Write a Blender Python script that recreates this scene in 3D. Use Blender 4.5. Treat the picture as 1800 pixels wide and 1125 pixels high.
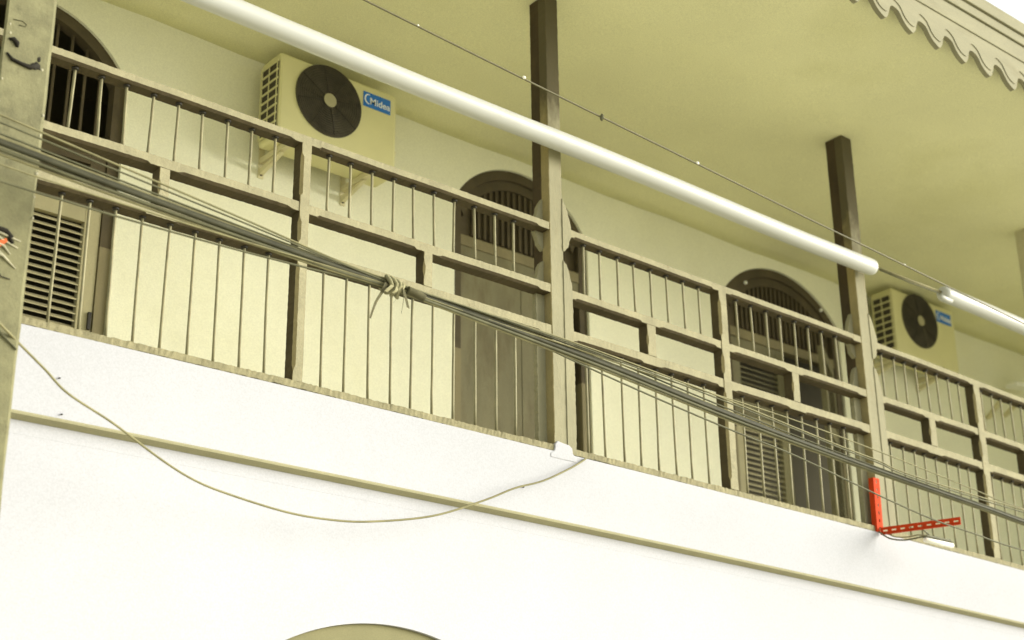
import bpy, bmesh, math, random
from mathutils import Vector, Matrix
random.seed(7)
R = math.radians
scene = bpy.context.scene
for o in list(bpy.data.objects): bpy.data.objects.remove(o)

# ------------------------------------------------------------------ camera
cam_d = bpy.data.cameras.new("camera"); cam = bpy.data.objects.new("camera", cam_d)
scene.collection.objects.link(cam); scene.camera = cam
YAW, PITCH, ROLL = R(40.5598), R(21.7655), R(-0.6686)
fw = Vector((math.sin(YAW)*math.cos(PITCH), math.cos(YAW)*math.cos(PITCH), math.sin(PITCH)))
rt = Vector((math.cos(YAW), -math.sin(YAW), 0)); up = rt.cross(fw)
c_, s_ = math.cos(ROLL), math.sin(ROLL)
r2, u2 = rt*c_ + up*s_, up*c_ - rt*s_
cam.matrix_world = Matrix(((r2.x, u2.x, -fw.x, -3.40), (r2.y, u2.y, -fw.y, -4.6565),
                           (r2.z, u2.z, -fw.z, -1.9163), (0, 0, 0, 1)))
cam_d.sensor_fit = 'HORIZONTAL'; cam_d.sensor_width = 36.0
cam_d.lens = 2777.056/1800*36.0
cam_d.clip_start = 0.05; cam_d.clip_end = 2000
cam_d.dof.use_dof = True; cam_d.dof.focus_distance = 6.1; cam_d.dof.aperture_fstop = 2.3

# ------------------------------------------------------------------ light
SUN_EL, SUN_AZ = R(16), R(122)            # azimuth clockwise from +y (north): sun stands in front of the house
world = bpy.data.worlds.new("World"); scene.world = world; world.use_nodes = True
wn = world.node_tree
sky = wn.nodes.new('ShaderNodeTexSky'); sky.sky_type = 'NISHITA'; sky.sun_disc = False
sky.sun_elevation = SUN_EL; sky.sun_rotation = SUN_AZ
sky.air_density = 1.0; sky.dust_density = 6.0; sky.ozone_density = 0.6
wn.nodes['Background'].inputs[1].default_value = 0.15
ov = wn.nodes.new('ShaderNodeMix'); ov.data_type = 'RGBA'          # high white overcast in front of the blue
ov.inputs[0].default_value = 0.82; ov.inputs[7].default_value = (2.2, 2.28, 2.15, 1)
wn.links.new(sky.outputs[0], ov.inputs[6]); wn.links.new(ov.outputs[2], wn.nodes['Background'].inputs[0])
sl = bpy.data.lights.new("sun", 'SUN'); sl.energy = 2.0; sl.angle = R(38); sl.color = (0.99, 1.0, 0.93)
so = bpy.data.objects.new("sun", sl); scene.collection.objects.link(so)
sdir = Vector((math.sin(SUN_AZ)*math.cos(SUN_EL), math.cos(SUN_AZ)*math.cos(SUN_EL), math.sin(SUN_EL)))
so.rotation_euler = sdir.to_track_quat('Z', 'Y').to_euler(); so.location = sdir*30
scene.view_settings.view_transform = 'Standard'; scene.view_settings.look = 'None'
scene.view_settings.gamma = 1.0; scene.view_settings.use_curve_mapping = False
scene.view_settings.exposure = 1.85
scene.cycles.max_bounces = 10; scene.cycles.diffuse_bounces = 6

# ------------------------------------------------------------------ materials
def new_mat(name):
    m = bpy.data.materials.new(name); m.use_nodes = True
    nt = m.node_tree; b = nt.nodes['Principled BSDF']
    return m, nt, b
def noise(nt, scale, detail=4, rough=0.6, vec=None, stretch=None):
    n = nt.nodes.new('ShaderNodeTexNoise'); n.inputs['Scale'].default_value = scale
    n.inputs['Detail'].default_value = detail; n.inputs['Roughness'].default_value = rough
    tc = nt.nodes.new('ShaderNodeNewGeometry').outputs['Position'] if vec is None else vec
    if stretch:
        mp = nt.nodes.new('ShaderNodeMapping'); mp.inputs['Scale'].default_value = stretch
        nt.links.new(tc, mp.inputs['Vector']); tc = mp.outputs[0]
    nt.links.new(tc, n.inputs['Vector'])
    return n.outputs['Fac']
def ramp(nt, fac, stops):
    r = nt.nodes.new('ShaderNodeValToRGB'); e = r.color_ramp.elements
    while len(e) < len(stops): e.new(0.5)
    for el, (p, c) in zip(e, stops):
        el.position = p; el.color = (*c, 1) if len(c) == 3 else c
    nt.links.new(fac, r.inputs[0]); return r.outputs[0]
def mix(nt, fac, a, b, mode='MIX'):
    m = nt.nodes.new('ShaderNodeMix'); m.data_type = 'RGBA'; m.blend_type = mode
    if isinstance(fac, float): m.inputs[0].default_value = fac
    else: nt.links.new(fac, m.inputs[0])
    for i, v in ((6, a), (7, b)):
        if isinstance(v, tuple): m.inputs[i].default_value = (*v, 1)
        else: nt.links.new(v, m.inputs[i])
    return m.outputs[2]
def bump(nt, bsdf, h, strength, dist):
    b = nt.nodes.new('ShaderNodeBump'); b.inputs['Strength'].default_value = strength
    b.inputs['Distance'].default_value = dist
    nt.links.new(h, b.inputs['Height']); nt.links.new(b.outputs[0], bsdf.inputs['Normal'])
def g3(v): return (v, v, v)
def surf(name, col, var=0.15, scale=6, rough=0.8, grain=0.10, grain_scale=260, bmp=0.25, bdist=0.004,
         stain=None, stain_scale=3.0, stain_lo=0.55, stretch=None, spec=0.25, metallic=0.0):
    """weathered procedural surface: broad mottling, fine speckle, optional stains and bump"""
    m, nt, b = new_mat(name)
    lo = tuple(c*(1-var) for c in col); hi = tuple(min(1, c*(1+var)) for c in col)
    n1 = noise(nt, scale, 5, 0.62, stretch=stretch)
    c = ramp(nt, n1, [(0.3, lo), (0.7, hi)])
    if stain:
        n2 = noise(nt, stain_scale, 6, 0.7, stretch=stretch)
        f = ramp(nt, n2, [(stain_lo, g3(0)), (stain_lo+0.16, g3(1))])
        c = mix(nt, f, c, stain)
    if grain > 0:
        n3 = noise(nt, grain_scale, 2, 0.8)
        gcol = ramp(nt, n3, [(0.28, g3(1-grain*1.6)), (0.72, g3(1+grain*0.0 if False else 1.0))])
        c = mix(nt, 1.0, c, gcol, 'MULTIPLY')
    nt.links.new(c, b.inputs['Base Color'])
    b.inputs['Roughness'].default_value = rough; b.inputs['Specular IOR Level'].default_value = spec
    b.inputs['Metallic'].default_value = metallic
    if bmp: bump(nt, b, noise(nt, grain_scale*0.35, 4, 0.7, stretch=stretch), bmp, bdist)
    return m

M = {}
M['white_plaster'] = surf('white_plaster', (0.462, 0.466, 0.502), 0.04, 1.2, 0.9, 0.10, 170, 0.2, 0.003,
                          stain=(0.448, 0.452, 0.487), stain_scale=0.9, stain_lo=0.55)
M['cream_plaster'] = surf('cream_plaster', (0.82, 0.815, 0.63), 0.05, 1.4, 0.9, 0.11, 170, 0.2, 0.003,
                          stain=(0.785, 0.775, 0.58), stain_scale=1.1, stain_lo=0.52)
M['ceiling_plaster'] = surf('ceiling_plaster', (0.80, 0.785, 0.49), 0.06, 0.9, 0.9, 0.16, 170, 0.2, 0.003,
                            stain=(0.75, 0.735, 0.435), stain_scale=0.8, stain_lo=0.52)
M['rail_wood'] = surf('rail_wood', (0.31, 0.285, 0.175), 0.16, 9, 0.85, 0.16, 240, 0.5, 0.004,
                      stain=(0.21, 0.17, 0.09), stain_scale=16, stain_lo=0.60)
M['sill_wood'] = surf('sill_wood', (0.27, 0.245, 0.14), 0.2, 10, 0.85, 0.16, 240, 0.5, 0.004,
                      stain=(0.33, 0.30, 0.19), stain_scale=9, stain_lo=0.6)
M['post_wood'] = surf('post_wood', (0.28, 0.262, 0.165), 0.14, 7, 0.85, 0.14, 240, 0.5, 0.004,
                      stain=(0.235, 0.20, 0.11), stain_scale=9, stain_lo=0.60, stretch=(1, 1, 0.35))
M['post_core'] = surf('post_core', (0.065, 0.047, 0.024), 0.25, 9, 0.8, 0.15, 240, 0.4, 0.004, stretch=(1, 1, 0.3))
M['rod_metal'] = surf('rod_metal', (0.25, 0.23, 0.13), 0.2, 20, 0.6, 0.1, 300, 0.2, 0.002,
                      stain=(0.22, 0.17, 0.09), stain_scale=26, stain_lo=0.6)
M['brown_side'] = surf('brown_side', (0.075, 0.058, 0.027), 0.2, 9, 0.75, 0.14, 240, 0.4, 0.004,
                        stain=(0.12, 0.095, 0.048), stain_scale=8, stain_lo=0.58)  # darker brown for undersides, backs and left faces of rails and railing posts
M['olive_paint'] = surf('olive_paint', (0.30, 0.25, 0.12), 0.12, 9, 0.75, 0.14, 240, 0.4, 0.004)
M['floor_tile'] = surf('floor_tile', (0.74, 0.71, 0.58), 0.1, 4, 0.6, 0.05, 300, 0.1)
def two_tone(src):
    """post face: dark brown at the top, the source colour below a ragged edge"""
    m = M[src].copy(); m.name = 'two_tone_post'; nt = m.node_tree; b = nt.nodes['Principled BSDF']
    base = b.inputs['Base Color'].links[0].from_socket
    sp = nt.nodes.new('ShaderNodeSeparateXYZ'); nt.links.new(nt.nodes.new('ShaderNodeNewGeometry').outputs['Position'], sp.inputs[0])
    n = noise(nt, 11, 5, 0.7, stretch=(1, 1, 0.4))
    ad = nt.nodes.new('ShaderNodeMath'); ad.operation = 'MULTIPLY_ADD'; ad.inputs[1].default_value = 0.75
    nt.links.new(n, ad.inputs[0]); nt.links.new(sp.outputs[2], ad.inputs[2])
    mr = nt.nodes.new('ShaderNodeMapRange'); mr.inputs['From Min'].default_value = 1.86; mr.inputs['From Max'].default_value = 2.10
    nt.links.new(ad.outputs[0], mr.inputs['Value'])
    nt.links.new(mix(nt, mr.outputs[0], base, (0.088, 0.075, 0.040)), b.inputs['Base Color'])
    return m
M['two_tone_post'] = two_tone('post_wood'); M['two_tone_side'] = two_tone('olive_paint')
M['pale_post'] = surf('pale_post', (0.52, 0.49, 0.32), 0.1, 7, 0.85, 0.12, 240, 0.4, 0.004)
M['dark_iron'] = surf('dark_iron', (0.03, 0.027, 0.02), 0.2, 20, 0.6, 0, 300, 0)
M['door_wood'] = surf('door_wood', (0.19, 0.175, 0.098), 0.15, 6, 0.7, 0.14, 240, 0.3, 0.003,
                      stain=(0.14, 0.12, 0.06), stain_scale=5, stain_lo=0.5, stretch=(1, 1, 0.3))
M['door_frame'] = surf('door_frame', (0.22, 0.19, 0.10), 0.15, 6, 0.7, 0.14, 240, 0.3, 0.003, stretch=(1, 1, 0.3))
M['shutter_wood'] = surf('shutter_wood', (0.40, 0.365, 0.215), 0.15, 6, 0.7, 0.14, 240, 0.3, 0.003, stretch=(1, 1, 0.3))
M['fan_wood'] = surf('fan_wood', (0.085, 0.068, 0.036), 0.2, 8, 0.75, 0.14, 240, 0.3, 0.003)
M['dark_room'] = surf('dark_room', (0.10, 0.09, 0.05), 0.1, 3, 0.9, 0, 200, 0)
M['ac_white'] = surf('ac_white', (0.64, 0.61, 0.325), 0.05, 4, 0.5, 0.08, 300, 0.05, 0.002,
                     stain=(0.60, 0.54, 0.30), stain_scale=6, stain_lo=0.62, spec=0.4)
M['ac_dark'] = surf('ac_dark', (0.055, 0.048, 0.034), 0.2, 30, 0.6, 0.1, 300, 0.1, 0.002)
M['ac_ring'] = surf('ac_ring', (0.075, 0.066, 0.045), 0.2, 30, 0.45, 0, 300, 0)
M['hub_grey'] = surf('hub_grey', (0.36, 0.335, 0.20), 0.08, 12, 0.6, 0.06, 300, 0)
M['label_blue'] = surf('label_blue', (0.03, 0.17, 0.55), 0.06, 20, 0.5, 0.08, 300, 0)
M['label_print'] = surf('label_print', (0.72, 0.76, 0.78), 0.03, 20, 0.6, 0, 300, 0)
M['bracket'] = surf('bracket', (0.66, 0.61, 0.38), 0.08, 12, 0.6, 0.08, 300, 0.1, 0.002,
                    stain=(0.42, 0.27, 0.10), stain_scale=10, stain_lo=0.6)
M['pvc'] = surf('pvc', (0.50, 0.51, 0.49), 0.02, 4, 0.35, 0.03, 300, 0, spec=0.5,
                stain=(0.43, 0.43, 0.40), stain_scale=4, stain_lo=0.62, stretch=(0.4, 1, 1))
M['fascia'] = surf('fascia', (0.26, 0.245, 0.155), 0.10, 8, 0.85, 0.14, 260, 0.4, 0.003,
                   stain=(0.20, 0.18, 0.10), stain_scale=5, stain_lo=0.56, stretch=(0.3, 1, 1))
M['roof'] = surf('roof', (0.25, 0.235, 0.15), 0.2, 6, 0.9, 0.1, 200, 0.3)
M['concrete'] = surf('concrete', (0.18, 0.172, 0.09), 0.24, 13, 0.8, 0.16, 240, 0.5, 0.004,
                     stain=(0.095, 0.09, 0.045), stain_scale=12, stain_lo=0.58)
M['soot'] = surf('soot', (0.016, 0.014, 0.009), 0.3, 30, 0.9, 0, 300, 0.4)
M['pale_scrap'] = surf('pale_scrap', (0.36, 0.34, 0.23), 0.1, 30, 0.6, 0.1, 300, 0.3)
M['orange'] = surf('orange', (0.62, 0.11, 0.02), 0.15, 25, 0.6, 0.1, 300, 0.2)
M['red_steel'] = surf('red_steel', (0.50, 0.050, 0.012), 0.12, 18, 0.7, 0.08, 300, 0.15, 0.002,
                      stain=(0.38, 0.06, 0.02), stain_scale=20, stain_lo=0.62, spec=0.05)
M['cable_black'] = surf('cable_black', (0.048, 0.047, 0.027), 0.25, 14, 0.65, 0, 300, 0, spec=0.15)
M['cable_grey'] = surf('cable_grey', (0.10, 0.098, 0.055), 0.2, 14, 0.65, 0, 300, 0, spec=0.15)
M['cable_tan'] = surf('cable_tan', (0.20, 0.185, 0.095), 0.2, 14, 0.65, 0, 300, 0, spec=0.15)
M['strap_cloth'] = surf('strap_cloth', (0.24, 0.225, 0.125), 0.2, 40, 0.9, 0.1, 300, 0.3)
M['strap_dark'] = surf('strap_dark', (0.085, 0.078, 0.038), 0.2, 40, 0.9, 0.1, 300, 0.3)
M['steel'] = surf('steel', (0.11, 0.10, 0.05), 0.2, 20, 0.6, 0, 300, 0, spec=0.3)
M['lamp_white'] = surf('lamp_white', (0.82, 0.82, 0.74), 0.03, 10, 0.35, 0, 300, 0, spec=0.5)
M['ground'] = surf('ground', (0.56, 0.53, 0.38), 0.2, 0.4, 0.95, 0.1, 30, 0.3, 0.01)
M['tan_trim'] = surf('tan_trim', (0.33, 0.31, 0.19), 0.08, 5, 0.85, 0.12, 260, 0.3, 0.003)
M['arch_trim'] = surf('arch_trim', (0.205, 0.192, 0.098), 0.08, 5, 0.85, 0.12, 260, 0.3, 0.003)
M['tan_panel'] = surf('tan_panel', (0.155, 0.14, 0.065), 0.08, 5, 0.85, 0.12, 260, 0.3, 0.003)

# ------------------------------------------------------------------ mesh helpers
BOW = 0.0022
def bow(p): return Vector((p[0], p[1], p[2] - BOW*(p[0]-0.6)**2))   # the old balcony sags a little at its ends
ORIG = {}                                                          # world origin of every object made
class MB:
    def __init__(s): s.bm = bmesh.new()
    def hexa(s, pts, mi=0):
        v = [s.bm.verts.new(p) for p in pts]
        for q in ((0,3,2,1),(4,5,6,7),(0,1,5,4),(1,2,6,5),(2,3,7,6),(3,0,4,7)):
            s.bm.faces.new([v[i] for i in q]).material_index = mi
        return s
    def box(s, x0, x1, y0, y1, z0, z1, mi=0):
        return s.hexa([(x0,y0,z0),(x1,y0,z0),(x1,y1,z0),(x0,y1,z0),(x0,y0,z1),(x1,y0,z1),(x1,y1,z1),(x0,y1,z1)], mi)
    def prism(s, poly, y0, y1, mi=0):
        """outline in x,z (any winding) given thickness along y"""
        a = sum(p[0]*q[1]-q[0]*p[1] for p, q in zip(poly, poly[1:]+poly[:1]))
        if a < 0: poly = poly[::-1]
        f = [s.bm.verts.new((x, y0, z)) for x, z in poly]; b = [s.bm.verts.new((x, y1, z)) for x, z in poly]
        s.bm.faces.new(f).material_index = mi
        s.bm.faces.new(b[::-1]).material_index = mi
        n = len(poly)
        for i in range(n):
            j = (i+1) % n
            s.bm.faces.new((f[j], f[i], b[i], b[j])).material_index = mi
        return s
    def tube(s, pts, r, n=8, cap=True, mi=0, smooth=True):
        pts = [Vector(p) for p in pts]; rings = []
        rr = r if isinstance(r, (list, tuple)) else [r]*len(pts)
        for i, p in enumerate(pts):
            t = (pts[min(i+1, len(pts)-1)] - pts[max(i-1, 0)]).normalized()
            a = t.orthogonal().normalized() if i == 0 else (prev - t*prev.dot(t)).normalized()
            prev = a; b = t.cross(a)
            rings.append([s.bm.verts.new(p + (a*math.cos(k*2*math.pi/n) + b*math.sin(k*2*math.pi/n))*rr[i]) for k in range(n)])
        for q, w in zip(rings, rings[1:]):
            for k in range(n):
                f = s.bm.faces.new((q[k], q[(k+1) % n], w[(k+1) % n], w[k])); f.smooth = smooth; f.material_index = mi
        if cap:
            s.bm.faces.new(rings[0][::-1]).material_index = mi; s.bm.faces.new(rings[-1]).material_index = mi
        return s
    def bar(s, p, q, w, h, mi=0):
        """rectangular bar from p to q; w sideways, h in the other direction"""
        p, q = Vector(p), Vector(q); t = (q-p).normalized()
        a = t.cross(Vector((0, 0, 1)));
        if a.length < 1e-3: a = Vector((1, 0, 0))
        a.normalize(); b = a.cross(t); P = []
        for c in (p, q):
            P.append([c - a*w/2 - b*h/2, c + a*w/2 - b*h/2, c + a*w/2 + b*h/2, c - a*w/2 + b*h/2])
        return s.hexa(P[0] + P[1], mi)
    def blob(s, c, r, sc=(1, 1, 1), jit=0.15, mi=0, sub=2):
        d = bmesh.ops.create_icosphere(s.bm, subdivisions=sub, radius=1)
        for v in d['verts']:
            k = r*(1 + random.uniform(-jit, jit)); v.co = Vector(c) + Vector((v.co.x*sc[0]*k, v.co.y*sc[1]*k, v.co.z*sc[2]*k))
        for f in s.bm.faces:
            if f.verts[0] in d['verts']: f.material_index = mi
        return s
    def jitter(s, a):
        for v in s.bm.verts: v.co += Vector((random.uniform(-a, a), random.uniform(-a, a)*0.6, random.uniform(-a, a)))
        return s
    def bowed(s):
        for v in s.bm.verts: v.co = bow(v.co)
        return s
    def build(s, name, mat, parent=None, bevel=0.0, origin=None, local=False):
        bmesh.ops.recalc_face_normals(s.bm, faces=s.bm.faces)
        me = bpy.data.meshes.new(name)
        o = bpy.data.objects.new(name, me); scene.collection.objects.link(o)
        if local: org = Vector((0, 0, 0))
        elif origin is not None: org = Vector(origin)
        elif parent is not None: org = ORIG[parent.name].copy()
        else:
            vs = [v.co for v in s.bm.verts]; n = len(vs)
            org = Vector((sum(v.x for v in vs)/n, sum(v.y for v in vs)/n, min(v.z for v in vs)))
        if not local:
            for v in s.bm.verts: v.co -= org
        s.bm.to_mesh(me); s.bm.free()
        if parent is not None:
            o.parent = parent
            if not local: o.location = org - ORIG[parent.name]
        else: o.location = org
        ORIG[o.name] = org
        for m in (mat if isinstance(mat, (list, tuple)) else [mat]): me.materials.append(m)
        if bevel:
            b = o.modifiers.new('bevel', 'BEVEL'); b.width = bevel; b.segments = 2; b.limit_method = 'ANGLE'; b.angle_limit = R(40)
        return o
def tag(o, label=None, cat=None, group=None, kind=None):
    for k, v in (('label', label), ('category', cat), ('group', group), ('kind', kind)):
        if v: o[k] = v
    return o
def thing(name, loc, label, cat, group=None):
    o = bpy.data.objects.new(name, None); scene.collection.objects.link(o)
    o.location = loc; o.empty_display_size = 0.1; ORIG[o.name] = Vector(loc)
    return tag(o, label, cat, group)
def arc(cx, cz, r, a0, a1, n):
    return [(cx + r*math.cos(R(a0 + (a1-a0)*i/n)), cz + r*math.sin(R(a0 + (a1-a0)*i/n))) for i in range(n+1)]

def mesh_beam(x0, x1, y0, depth, z0, z1, joints, chamfer=0.008, step=0.012, jit=0.0007):
    """horizontal rail; its lower front edge is chamfered between the joints and square at them"""
    mb = MB(); n = max(2, int((x1-x0)/step)); rings = []; ph = random.uniform(0, 6)
    for i in range(n+1):
        x = x0 + (x1-x0)*i/n
        d = min([abs(x-j) for j in joints] + [9])
        c = 0.0015 + chamfer*min(1, max(0, (d-0.058)/0.012))
        j = lambda: random.uniform(-jit, jit)
        wv = 0.0012*math.sin(x*3.1+ph) + 0.0007*math.sin(x*11+2*ph)
        rings.append([mb.bm.verts.new(Vector(p)+Vector((0, 0, wv))) for p in ((x, y0+j(), z1+j()), (x, y0+depth, z1+j()), (x, y0+depth, z0+j()),
                                                   (x, y0+c+j(), z0+j()), (x, y0+j()*0.6, z0+c+j()))])
    for a, b in zip(rings, rings[1:]):
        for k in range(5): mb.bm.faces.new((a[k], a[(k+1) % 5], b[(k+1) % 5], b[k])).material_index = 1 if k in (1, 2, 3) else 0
    mb.bm.faces.new(rings[0]); mb.bm.faces.new(rings[-1][::-1])
    return mb
def mesh_post(x0, x1, y0, depth, z0, z1, joints, chamfer=0.009, step=0.012, jit=0.0007):
    mb = MB(); n = max(2, int((z1-z0)/step)); rings = []
    for i in range(n+1):
        z = z0 + (z1-z0)*i/n
        d = min([abs(z-j) for j in joints] + [9])
        c = 0.0015 + chamfer*min(1, max(0, (d-0.045)/0.012))
        j = lambda: random.uniform(-jit, jit)
        rings.append([mb.bm.verts.new(p) for p in ((x0+c+j(), y0+j(), z), (x1-0.0015+j(), y0+j(), z), (x1+j(), y0+depth, z),
                                                   (x0+j(), y0+depth, z), (x0+j(), y0+c+j(), z))])
    for a, b in zip(rings, rings[1:]):
        for k in range(5): mb.bm.faces.new((a[k], a[(k+1) % 5], b[(k+1) % 5], b[k])).material_index = 0 if k in (0, 1) else (2 if k == 4 else 1)
    mb.bm.faces.new(rings[0][::-1]); mb.bm.faces.new(rings[-1])
    return mb

# ------------------------------------------------------------------ setting
GZ = -3.5
g = MB(); g.box(-300, 300, -300, 300, GZ-0.5, GZ)
tag(g.build('ground', M['ground']), kind='structure')

HC, D, EAVE = 2.22, 1.35, -1.0           # ceiling height, rear wall, eave edge
XL, XR = -5.0, 9.0
ROOMZ = 2.9
house = thing('house', (0.6, 0, GZ), 'two storey house with a white lower wall, deep upper balcony, arched doors and scalloped eaves', 'house')
# parapet above the moulding stands 25 mm in front of the wall below it
def subdiv_wall(x0, x1, y0, y1, prof):
    """prof: (y, z) outline swept along x in many steps, sagging like the balcony"""
    mb = MB(); n = 60; rings = []
    for i in range(n+1):
        x = x0 + (x1-x0)*i/n
        rings.append([mb.bm.verts.new(bow((x, y, z)) if z > -1.2 else (x, y, z)) for y, z in prof])
    k = len(prof)
    for a, b in zip(rings, rings[1:]):
        for j in range(k): mb.bm.faces.new((a[j], a[(j+1) % k], b[(j+1) % k], b[j]))
    mb.bm.faces.new(rings[0]); mb.bm.faces.new(rings[-1][::-1])
    return mb
subdiv_wall(XL, XR, 0, 0, [(-0.008, 0.0), (0.16, 0.0), (0.16, -0.36), (0.0195, -0.36), (0.0195, -0.3141), (-0.0085, -0.2921)]).build('parapet_wall', M['white_plaster'], house)
subdiv_wall(XL, XR, 0, 0, [(-0.0105, -0.292), (0.010, -0.292), (0.0188, -0.314), (0.0165, -0.3142), (0.000, -0.3085), (-0.013, -0.304), (-0.0145, -0.298)]).build('moulding', M['tan_trim'], house)
# lower wall with an arched window opening under the balcony
AX, AR, CR = 0.0, 0.62, 1.015               # centre line, half width, radius of the flat arch
CZ = -0.808 - CR; AZ = CZ + math.sqrt(CR*CR - AR*AR); AA = math.degrees(math.acos(AR/CR))
IR = CR - 0.095; IA = math.degrees(math.acos((AR-0.095)/IR)); IZ = CZ + math.sqrt(IR*IR - (AR-0.095)**2)
ow = [(XL, GZ-0.1), (AX-AR, GZ-0.1)] + arc(AX, CZ, CR, 180-AA, AA, 40) + [(AX+AR, GZ-0.1), (XR, GZ-0.1), (XR, -0.300), (XL, -0.300)]
MB().prism(ow, 0.02, 0.155).build('lower_wall', M['white_plaster'], house)
wa = MB()
o1 = arc(AX, CZ, CR-0.001, 180-AA, AA, 40); i1 = arc(AX, CZ, IR, 180-IA, IA, 40)
for a, b, c, d in zip(o1, o1[1:], i1, i1[1:]):
    wa.prism([a, b, d, c], 0.035, 0.12)
for sx in (-1, 1): wa.prism([(AX+sx*(AR-0.001), GZ), (AX+sx*(AR-0.095), GZ), (AX+sx*(AR-0.095), IZ), (AX+sx*(AR-0.001), AZ)], 0.0355, 0.1195)
arch_w = wa.build('arched_window', M['arch_trim'], house)
MB().prism([(AX-AR+0.094, GZ)] + arc(AX, CZ, IR+0.002, 180-IA, IA, 40) + [(AX+AR-0.094, GZ)], 0.06, 0.10).build('panel', M['tan_panel'], arch_w)
MB().box(XL, XR, 0.162, D-0.002, -0.32, -0.02).build('balcony_floor', M['floor_tile'], house)

# rear wall with three arched door openings
DOORS = [(-1.565, -0.585, 2.125), (1.345, 2.315, 2.150), (3.47, 4.585, 2.150)]
def door_arch(x0, x1, top, inset=0.0, n=28):
    h = (x1-x0)/2; rise = 0.295*(h/0.485)**1.0 if h < 0.52 else 0.27
    r = (h*h + rise*rise)/(2*rise); cz = top - r; cx = (x0+x1)/2
    r -= inset; hh = h - inset
    a = math.degrees(math.acos(hh/r))
    return arc(cx, cz, r, 180-a, a, n)
wl = [(XL, -0.02)]
for x0, x1, top in DOORS:
    wl += [(x0, -0.02)] + door_arch(x0, x1, top) + [(x1, -0.02)]
wl += [(XR, -0.02), (XR, ROOMZ), (XL, ROOMZ)]
MB().prism(wl, D, D+0.12).build('rear_wall', M['cream_plaster'], house)
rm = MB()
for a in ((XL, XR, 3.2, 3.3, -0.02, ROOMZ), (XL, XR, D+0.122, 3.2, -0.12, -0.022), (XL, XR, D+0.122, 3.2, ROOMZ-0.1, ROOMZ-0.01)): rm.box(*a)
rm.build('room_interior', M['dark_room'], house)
# ceiling, running out under the eave, a little uneven
cl = MB(); nx, ny = 56, 14; gr = []
for i in range(nx+1):
    gr.append([cl.bm.verts.new((XL+(XR-XL)*i/nx, EAVE+0.03+(D+0.05-EAVE-0.03)*j/ny, HC + 0.006*math.sin(i*1.3+j*0.7) + random.uniform(-.0015, .0015))) for j in range(ny+1)])
for i in range(nx):
    for j in range(ny): cl.bm.faces.new((gr[i][j], gr[i+1][j], gr[i+1][j+1], gr[i][j+1])).smooth = True
ce = cl.build('ceiling', M['ceiling_plaster'], house)
sm = ce.modifiers.new('thick', 'SOLIDIFY'); sm.thickness = 0.04; sm.offset = 1
# roof above
rf = MB(); rf.hexa([(XL, EAVE-0.03, 2.50), (XR, EAVE-0.03, 2.50), (XR, 3.4, 3.5), (XL, 3.4, 3.5), (XL, EAVE-0.03, 2.53), (XR, EAVE-0.03, 2.53), (XR, 3.4, 3.56), (XL, 3.4, 3.56)])
rf.build('roof', M['roof'], house)
# scalloped fascia board: waves with a steep right flank
WAVE = [(0, 0), (.08, .012), (.16, .05), (.24, .13), (.30, .32), (.36, .55), (.48, .80), (.58, .92), (.66, 1.0), (.72, .985), (.78, .82), (.84, .60), (.87, .35), (.90, .17), (.94, .06), (1, 0)]
def wave_edge(x, z_tip=2.100, h=0.092):
    """one wave: rounded valley, long flank down to a blunt tip, short steep flank back up"""
    t = ((x - 2.04)/0.2105 + 0.69) % 1.0
    for (a, da), (b, db) in zip(WAVE, WAVE[1:]):
        if t <= b:
            u = (t-a)/(b-a); return z_tip + h*(1-(da+(db-da)*u))
    return z_tip + h
FX0, FX1 = -4.9, 8.9
fb = MB(); n = 1100; ft = []
def strip(mb, zl, zh, y0, y1, x0=FX0, x1=FX1, n=1100):
    prev = None
    for i in range(n+1):
        x = x0 + (x1-x0)*i/n; a, b = zl(x), zh(x)
        cur = [mb.bm.verts.new(p) for p in ((x, y0, a), (x, y1, a), (x, y1, b), (x, y0, b))]
        if prev:
            for k in range(4): mb.bm.faces.new((prev[k], prev[(k+1) % 4], cur[(k+1) % 4], cur[k]))
        else: mb.bm.faces.new(cur)
        prev = cur
    mb.bm.faces.new(prev[::-1])
strip(fb, wave_edge, lambda x: 2.30, EAVE, EAVE+0.024)
strip(fb, lambda x: wave_edge(x-0.010)+0.034+0.008*math.sin((x-2.04)*29.8), lambda x: 2.298, EAVE-0.004, EAVE-0.0005)
fas = fb.build('fascia_board', M['fascia'], house)
f2 = MB()
f2.box(FX0, FX1, EAVE-0.010, EAVE+0.02, 2.3005, 2.395); f2.box(FX0, FX1, EAVE-0.020, EAVE+0.02, 2.399, 2.452); f2.box(FX0, FX1, EAVE-0.032, EAVE+0.02, 2.456, 2.508)
f2.build('moulding', M['fascia'], fas, bevel=0.003)

MB().box(6.98, 7.13, EAVE+0.06, D-0.003, -0.018, HC-0.01).build('added_shade_wall', M['cream_plaster'], house)  # unseen wall, added to keep low light off the right bay
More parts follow.
